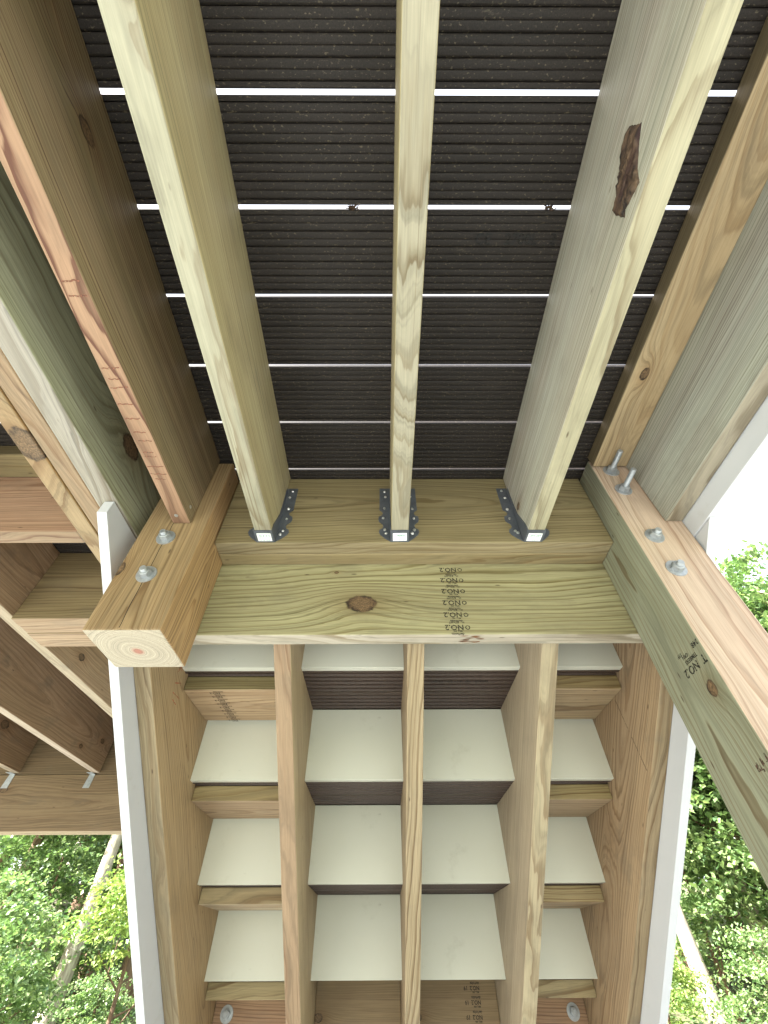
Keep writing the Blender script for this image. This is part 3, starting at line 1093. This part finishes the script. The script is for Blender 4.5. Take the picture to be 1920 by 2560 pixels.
m = wood((140, 112, 70), (200, 168, 120), (112, 86, 54), late=(.7, .55, .42), freq=130, con=.6, pith=(.0, .06), tilt=.03, seed=80.4, warp=1.5, smudge=.3, knots=[(-.05, .05, .019, .013)])
board("beam_ply", (-120, -23.0), (94.5, 96.0), (16.4, 25.52), 'x', m, wing, label="far dark brown beam under the joist ends")
m = wood((140, 112, 70), (206, 176, 130), (112, 86, 54), freq=130, con=.6, pith=(.0, .06), tilt=.03, seed=81.4, warp=1.5)
board("beam_ply", (-120, -23.0), (96.02, 97.5), (16.38, 25.52), 'x', m, wing)
m = wood((128, 102, 62), None, (100, 80, 48), freq=130, con=.5, pith=(.0, .06), tilt=.03, seed=82.4)
board("rim_board", (-120, -23.0), (94.6, 96.1), (25.56, H - .02), 'x', m, wing)
for xa in (-57.45, -73.3):
    bm = bmesh.new()
    for q4 in ([(xa + .35, 94.42, 25.62), (xa + .35 - 1.05, 94.42, 25.62), (xa - 1.05, 94.44, 23.2), (xa + .25, 94.44, 23.2)],
               [(xa + .35, 93.0, 25.52), (xa + .35 - 1.05, 93.0, 25.52), (xa + .35 - 1.05, 94.42, 25.56), (xa + .35, 94.42, 25.56)]):
        bm.faces.new([bm.verts.new(W(*q)) for q in q4])
    o = bm_obj("joist_tie", bm, M_GALV, wing)
    s_ = o.modifiers.new("gauge", 'SOLIDIFY')
    s_.thickness = .05 * IN
k = k0
while GAP0 + k * PITCH < 98:
    y0 = GAP0 + k * PITCH
    grooved("deck_board", (-120, -23.3), y0 + PITCH / 2, H + .02, PITCH - .26, M_DECK, wing, ribs=10)
    k += 1

# ================================================================== woodland
def leaf_mat(c1, c2, c3, name):
    g = NG(name)
    P = g.n("TexCoord").outputs['Object']
    geo = g.n("NewGeometry")
    rp = geo.outputs['Random Per Island']
    n = g.noise(P, 1.1, 2)
    c = g.mix(rp, srgb(c1), srgb(c2))
    c = g.mix(g.ramp(n, [(.45, 0), (.65, 1)]), c, srgb(c3))
    g.put(g.b.inputs['Base Color'], c)
    g.b.inputs['Roughness'].default_value = .36
    g.b.inputs['Specular IOR Level'].default_value = .9
    tr = g.n("BsdfTranslucent")
    g.put(tr.inputs['Color'], g.mix(1., c, (1.0, 1.15, .72), 'MULTIPLY'))
    mx = g.n("MixShader")
    mx.inputs[0].default_value = .36
    out = g.t.nodes["Material Output"]
    g.t.links.new(g.b.outputs[0], mx.inputs[1])
    g.t.links.new(tr.outputs[0], mx.inputs[2])
    g.t.links.new(mx.outputs[0], out.inputs[0])
    return g.m


LEAF = leaf_mat((66, 96, 62), (150, 166, 112), (112, 140, 86), "maple_leaf")  # pale end of the range paints sunlit sparkle into the leaves
LEAFY = leaf_mat((120, 140, 74), (150, 160, 88), (108, 138, 74), "yellow_leaf")
LEAFD = leaf_mat((74, 108, 74), (130, 158, 114), (96, 130, 92), "dark_leaf")


def bark_mat(a, b, name):
    g = NG(name)
    P = g.n("TexCoord").outputs['Object']
    n = g.noise(g.vmath('MULTIPLY', P, (9, 9, 1.6)), 2.4, 5, .7)
    n2 = g.noise(P, 1.3, 3)
    c = g.mix(g.ramp(n, [(.35, 0), (.65, 1)]), srgb(a), srgb(b))
    c = g.mix(g.math('MULTIPLY', g.ramp(n2, [(.5, 0), (.65, 1)]), .5), c, srgb((120, 118, 92)))
    g.put(g.b.inputs['Base Color'], c)
    g.b.inputs['Roughness'].default_value = .85
    g.put(g.b.inputs['Normal'], g.bump(n, .7, .03))
    return g.m


BARKP = bark_mat((176, 168, 152), (126, 116, 102), "pale_bark")
BARKB = bark_mat((122, 94, 72), (78, 60, 48), "brown_bark")


def crown_mesh(seed, rx, rz, z0, nclump, per, leaf, sun_layers=True):
    r = np.random.default_rng(seed)
    V, F = [], []
    cs = []
    while len(cs) < nclump:
        p = r.uniform(-1, 1, 3)
        d = np.linalg.norm(p)
        if d > 1 or d < .25:
            continue
        # ragged outline
        lim = .72 + .35 * mnoise.noise(Vector((p[0] * 1.7 + seed, p[1] * 1.7, p[2] * 1.7)))
        if d > lim + .25:
            continue
        cs.append(p * np.array([rx, rx, rz]) + np.array([0, 0, z0 + rz]))
    vo = 0
    AV, AF = [], []
    for c in cs:
        n = int(per * r.uniform(.5, 1.5))
        rad = r.uniform(.40, .80) * (rx / 2.2) ** .4
        off = r.normal(0, .82, (n, 3)) * np.array([rad, rad, rad * .17])
        dirv = np.array([c[0], c[1], 0])
        dirv = dirv / (np.linalg.norm(dirv) + 1e-6)
        off[:, 2] -= .25 * (off @ dirv)
        pos = c + off
        s = leaf * r.uniform(.65, 1.25, n)
        ya = r.uniform(0, 2 * np.pi, n)
        ti = r.normal(.0, .45, n)
        ro = r.normal(.0, .45, n)
        ax = np.stack([np.cos(ya) * np.cos(ti), np.sin(ya) * np.cos(ti), -np.abs(np.sin(ti)) - .15], 1)
        sd_ = np.stack([-np.sin(ya) * np.cos(ro), np.cos(ya) * np.cos(ro), np.sin(ro)], 1)
        up_ = np.cross(ax, sd_)
        a = pos
        b = pos + ax * (s * .55)[:, None] + sd_ * (s * .46)[:, None] + up_ * (s * .10)[:, None]
        c2 = pos + ax * (s * 1.1)[:, None]
        d = pos + ax * (s * .55)[:, None] - sd_ * (s * .46)[:, None] + up_ * (s * .10)[:, None]
        vv = np.stack([a, b, c2, d], 1).reshape(-1, 3)
        AV.append(vv)
        idx = np.arange(n) * 4 + vo
        AF.append(np.stack([idx, idx + 1, idx + 2], 1))
        AF.append(np.stack([idx, idx + 2, idx + 3], 1))
        vo += n * 4
    V = np.concatenate(AV)
    F = np.concatenate(AF)
    me = bpy.data.meshes.new("crown")
    me.from_pydata(V.tolist(), [], F.tolist())
    return me


def limb(bm, pts, rads, n=10):
    prev = None
    for i, (p, r) in enumerate(zip(pts, rads)):
        p = Vector(p)
        d = (Vector(pts[min(i + 1, len(pts) - 1)]) - Vector(pts[max(i - 1, 0)])).normalized()
        u = d.orthogonal().normalized()
        v = d.cross(u)
        ring = [bm.verts.new(p + (u * math.cos(2 * math.pi * k / n) + v * math.sin(2 * math.pi * k / n)) * r * (1 + .1 * mnoise.noise(p * 3 + Vector((k, 0, 0))))) for k in range(n)]
        if prev:
            for k in range(n):
                bm.faces.new((prev[k], prev[(k + 1) % n], ring[(k + 1) % n], ring[k]))
        prev = ring


def trunk_mesh(seed, h, r0, lean=(0, 0), limbs=5, z0=2.0):
    rr = random.Random(seed)
    bm = bmesh.new()
    n = 9
    pts, rads = [], []
    for i in range(n + 1):
        t = i / n
        pts.append((lean[0] * t * h + .10 * math.sin(t * 5 + seed) * t, lean[1] * t * h + .10 * math.cos(t * 4 + seed * 2) * t, -.3 + t * (h + .3)))
        rads.append(r0 * (1.25 - .25 * min(1, t * 6)) * (1 - .8 * t) + .012)
    limb(bm, pts, rads, 12)
    for j in range(limbs):
        t = rr.uniform(z0 / h, .92)
        i = int(t * n)
        b = Vector(pts[i])
        a = rr.uniform(0, 6.28)
        L = rr.uniform(.2, .42) * h * (1.1 - t * .6)
        d = Vector((math.cos(a), math.sin(a), rr.uniform(.25, .8)))
        q = [b + d * L * s + Vector((0, 0, .12 * L * s * s)) for s in (0, .3, .6, 1)]
        rb = rads[i]
        limb(bm, [tuple(v) for v in q], [rb * .55, rb * .4, rb * .25, rb * .08 + .004], 7)
    bmesh.ops.recalc_face_normals(bm, faces=bm.faces)
    me = bpy.data.meshes.new("trunk")
    bm.to_mesh(me)
    bm.free()
    for p in me.polygons:
        p.use_smooth = True
    return me


# a few crown and trunk shapes; each tree is a thing of its own that shares them
CR = {
    'shrub': crown_mesh(11, 1.7, 1.5, .25, 34, 150, .12),
    'shrub2': crown_mesh(12, 1.9, 1.9, .5, 38, 160, .12),
    'mid': crown_mesh(13, 2.5, 2.6, 1.6, 64, 190, .13),
    'mid2': crown_mesh(14, 2.3, 3.0, 1.2, 64, 190, .13),
    'tall': crown_mesh(15, 3.2, 4.6, 2.2, 120, 220, .15),
    'tall2': crown_mesh(16, 3.4, 4.3, 2.8, 120, 220, .15),
    'far': crown_mesh(17, 4.6, 6.0, 1.5, 260, 140, .24),
}
TR = {
    'thin': trunk_mesh(1, 4.2, .07, (.05, .02), 6, .8),
    'pole': trunk_mesh(2, 9.0, .15, (.03, .0), 7, 3.0),
    'pole2': trunk_mesh(3, 10.0, .20, (-.02, .03), 8, 3.5),
    'stout': trunk_mesh(4, 11.0, .27, (.02, .0), 8, 3.5),
}
CRM, TRM = {}, {}


def with_mat(store, src, key, mat):
    kk = (key, mat.name)
    if kk not in store:
        me = src[key].copy()
        me.materials.append(mat)
        store[kk] = me
    return store[kk]


def tree(name, label, cat, azd, dist, crown, trunk, leafm, barkm, scale=1.0, rot=0.0, group=None, dz=0., crown_dz=0.):
    x, y = math.sin(math.radians(azd)) * dist, math.cos(math.radians(azd)) * dist
    z = rise(dist) + dz
    t = thing(name, label, cat, Vector((x, y, z)), group)
    if trunk:
        o = bpy.data.objects.new("trunk", with_mat(TRM, TR, trunk, barkm))
        COL.objects.link(o)
        o.parent = t
        o.matrix_basis = Matrix.Rotation(rot, 4, 'Z') @ Matrix.Scale(scale, 4)
    if crown:
        o = bpy.data.objects.new("crown", with_mat(CRM, CR, crown, leafm))
        COL.objects.link(o)
        o.parent = t
        o.matrix_basis = Matrix.Translation((0, 0, crown_dz)) @ Matrix.Rotation(rot, 4, 'Z') @ Matrix.Scale(scale, 4)
    return t


GT = "woodland trees around the stairs"
GS = "leafy saplings in front of the woods"
T = tree
# left window, seen under the far beam
T("sapling", "bright green sapling at the lower left corner of the view", "sapling", -34.0, 9.4, 'shrub2', 'thin', LEAF, BARKB, .50, .3, GS)
T("sapling", "yellow leaved sapling right beside the left white skirt board", "sapling", -22.8, 10.0, 'shrub', 'thin', LEAFY, BARKB, .50, 1.3, GS, 0, 1.0)
T("sapling", "low leafy sapling in front of the white trunk on the left", "sapling", -30.8, 10.6, 'shrub', 'thin', LEAF, BARKB, .38, 2.3, GS)
T("sapling", "small blue green sapling at the foot of the brown trunk", "sapling", -23.8, 11.2, 'shrub', 'thin', LEAF, BARKB, .30, 4.1, GS)
T("sapling", "small round sapling between the white trunk and the yellow leaves", "sapling", -25.6, 13.4, 'shrub2', 'thin', LEAF, BARKB, .46, 5.1, GS)
T("sapling", "pale green sapling behind the bright one at the lower left", "sapling", -30.2, 13.0, 'shrub2', 'thin', LEAF, BARKB, .55, 3.1, GS, 0, .2)
T("tree", "slim tree with a straight white sunlit trunk under the far brown beam", "tree", -27.3, 12.4, 'mid', 'pole', LEAF, BARKP, .95, .4, GT, 0, 4.6)
T("tree", "grey barked tree just left of the slim white one", "tree", -29.4, 16.0, 'mid2', 'pole2', LEAF, BARKP, 1.0, 2.2, GT, 0, 4.2)
T("tree", "brown trunked tree standing close to the left skirt board", "tree", -22.3, 13.2, 'mid', 'pole2', LEAF, BARKB, .95, 5.0, GT, 0, 4.4)
T("tree", "reddish trunked tree between the white and the brown trunk", "tree", -25.4, 17.0, 'mid2', 'pole', LEAF, BARKB, 1.1, 3.3, GT, 0, 3.4)
T("tree", "bushy low branched tree at the left edge of the view", "tree", -33.5, 14.0, 'mid2', 'pole', LEAF, BARKB, .75, 1.0, GT)
T("tree", "leafy tree filling the gap behind the white trunk", "tree", -26.6, 18.5, 'mid', 'pole2', LEAF, BARKB, 1.1, 5.8, GT)
T("tree", "pale leaved tree behind the grey barked one", "tree", -30.6, 19.0, 'mid2', 'pole', LEAF, BARKP, .85, 4.6, GT)
T("tree", "green tree half hidden by the left skirt board", "tree", -21.5, 19.0, 'mid2', 'pole', LEAF, BARKB, .8, 2.6, GT)
T("tree", "dark leaved tree in the shade at the far left", "tree", -36.5, 19.5, 'tall', 'stout', LEAFD, BARKB, .9, 1.0, GT)
T("tree", "tall dark tree in the second row on the left", "tree", -28.0, 25.0, 'tall', 'stout', LEAFD, BARKB, 1.0, 2.0, GT)
T("tree", "dense dark tree closing the gap on the left", "tree", -33.0, 26.0, 'tall2', 'stout', LEAFD, BARKB, 1.0, .7, GT)
T("tree", "dark tree deep in the wood behind the left skirt board", "tree", -22.0, 26.0, 'tall2', 'stout', LEAFD, BARKB, 1.0, 3.7, GT)
T("tree", "far spreading tree behind the left row", "tree", -26.0, 36.0, 'far', 'stout', LEAFD, BARKB, 1.1, 1.9, GT)
T("tree", "far dark tree at the left end of the wood", "tree", -35.0, 36.0, 'far', 'stout', LEAFD, BARKB, 1.1, 4.0, GT)
T("tree", "far dark tree behind the staircase", "tree", -14.0, 34.0, 'far', 'stout', LEAFD, BARKB, 1.1, 5.2, GT)
# right window, between skirt board and post
T("sapling", "sunlit sapling low in the corner between post and skirt board", "sapling", 31.8, 9.4, 'shrub2', 'thin', LEAF, BARKB, .36, .9, GS)
T("sapling", "yellow green sapling beside the right white skirt board", "sapling", 23.8, 10.4, 'shrub', 'thin', LEAFY, BARKB, .34, 2.9, GS, 0, .3)
T("sapling", "bushy sapling behind the white trunk on the right", "sapling", 28.6, 13.2, 'shrub2', 'thin', LEAF, BARKB, .60, 4.2, GS, 0, .2)
T("tree", "light green tree high between the post and the skirt board", "tree", 35.5, 12.6, 'mid', 'pole', LEAF, BARKB, .85, 1.7, GT, 0, .4)
T("tree", "rounded pale green tree behind the lower part of the right post", "tree", 33.6, 16.2, 'mid', 'pole', LEAF, BARKB, 1.1, 2.9, GT, 0, -.6)
T("tree", "slender tree with a bright white trunk low on the right", "tree", 27.2, 11.6, 'mid', 'pole', LEAF, BARKP, .85, 3.6, GT, 0, 3.3)
T("tree", "leafy tree filling the gap between right post and skirt board", "tree", 32.5, 13.5, 'mid2', 'pole', LEAF, BARKP, .95, 5.4, GT, 0, -.2)
T("tree", "light green tree right behind the right skirt board", "tree", 26.5, 15.5, 'mid', 'pole', LEAF, BARKB, 1.1, 2.4, GT, 0, -.2)
T("tree", "tall sunlit tree whose top meets the sky at the right edge", "tree", 48.5, 14.0, 'tall', 'pole2', LEAF, BARKB, .76, 1.2, GT, 0, .0)
T("tree", "tall tree behind the leaning line of the right post", "tree", 39.0, 14.5, 'tall2', 'pole2', LEAF, BARKP, .80, 2.6, GT, 0, -.2)
T("tree", "tall leafy tree behind the slender white trunk", "tree", 31.0, 18.0, 'tall', 'pole2', LEAF, BARKB, .9, 3.9, GT, 0, -.5)
T("tree", "dark tree in the shade of the right wood", "tree", 35.0, 20.5, 'tall', 'stout', LEAFD, BARKB, 1.0, 4.4, GT, 0, -.4)
T("tree", "broad dark tree behind the sunlit one on the right", "tree", 44.0, 20.0, 'tall2', 'stout', LEAFD, BARKB, .95, 5.5, GT)
T("tree", "dark tree behind the right stair side", "tree", 26.0, 23.0, 'tall2', 'stout', LEAFD, BARKB, 1.0, .5, GT)
T("tree", "far tree behind the right stair side", "tree", 22.0, 33.0, 'far', 'stout', LEAFD, BARKB, 1.0, 2.5, GT)
T("tree", "far dark tree deep in the right wood", "tree", 31.0, 35.0, 'far', 'stout', LEAFD, BARKB, 1.1, .2, GT)
T("tree", "far dark tree at the right end of the wood", "tree", 41.0, 33.0, 'far', 'stout', LEAFD, BARKB, 1.0, 1.2, GT)


def undergrowth():
    r = np.random.default_rng(5)
    AV, AF, vo = [], [], 0
    for i in range(620):
        sgn = -1 if i % 2 else 1
        a = math.radians(sgn * r.uniform(14, 58))
        d = r.uniform(7.5, 20) if i < 480 else r.uniform(18, 34)
        c = np.array([math.sin(a) * d, math.cos(a) * d, rise(d) + r.uniform(.1, .5)])
        n = 46
        rad = r.uniform(.3, .6)
        pos = c + r.normal(0, 1, (n, 3)) * np.array([rad, rad, .16])
        s = r.uniform(.05, .10, n) * (1 if d < 18 else 1.8)
        ya = r.uniform(0, 6.283, n)
        ax = np.stack([np.cos(ya), np.sin(ya), r.normal(-.1, .4, n)], 1)
        sd_ = np.stack([-np.sin(ya), np.cos(ya), r.normal(0, .4, n)], 1)
        vv = np.stack([pos, pos + ax * (s * .5)[:, None] + sd_ * (s * .4)[:, None], pos + ax * s[:, None], pos + ax * (s * .5)[:, None] - sd_ * (s * .4)[:, None]], 1).reshape(-1, 3)
        AV.append(vv)
        idx = np.arange(n) * 4 + vo
        AF.append(np.stack([idx, idx + 1, idx + 2, idx + 3], 1))
        vo += n * 4
    me = bpy.data.meshes.new("undergrowth")
    me.from_pydata(np.concatenate(AV).tolist(), [], np.concatenate(AF).tolist())
    o = link("undergrowth", me, LEAF)
    tag(o, "low leafy undergrowth covering the woodland floor", "undergrowth", kind='stuff')


undergrowth()
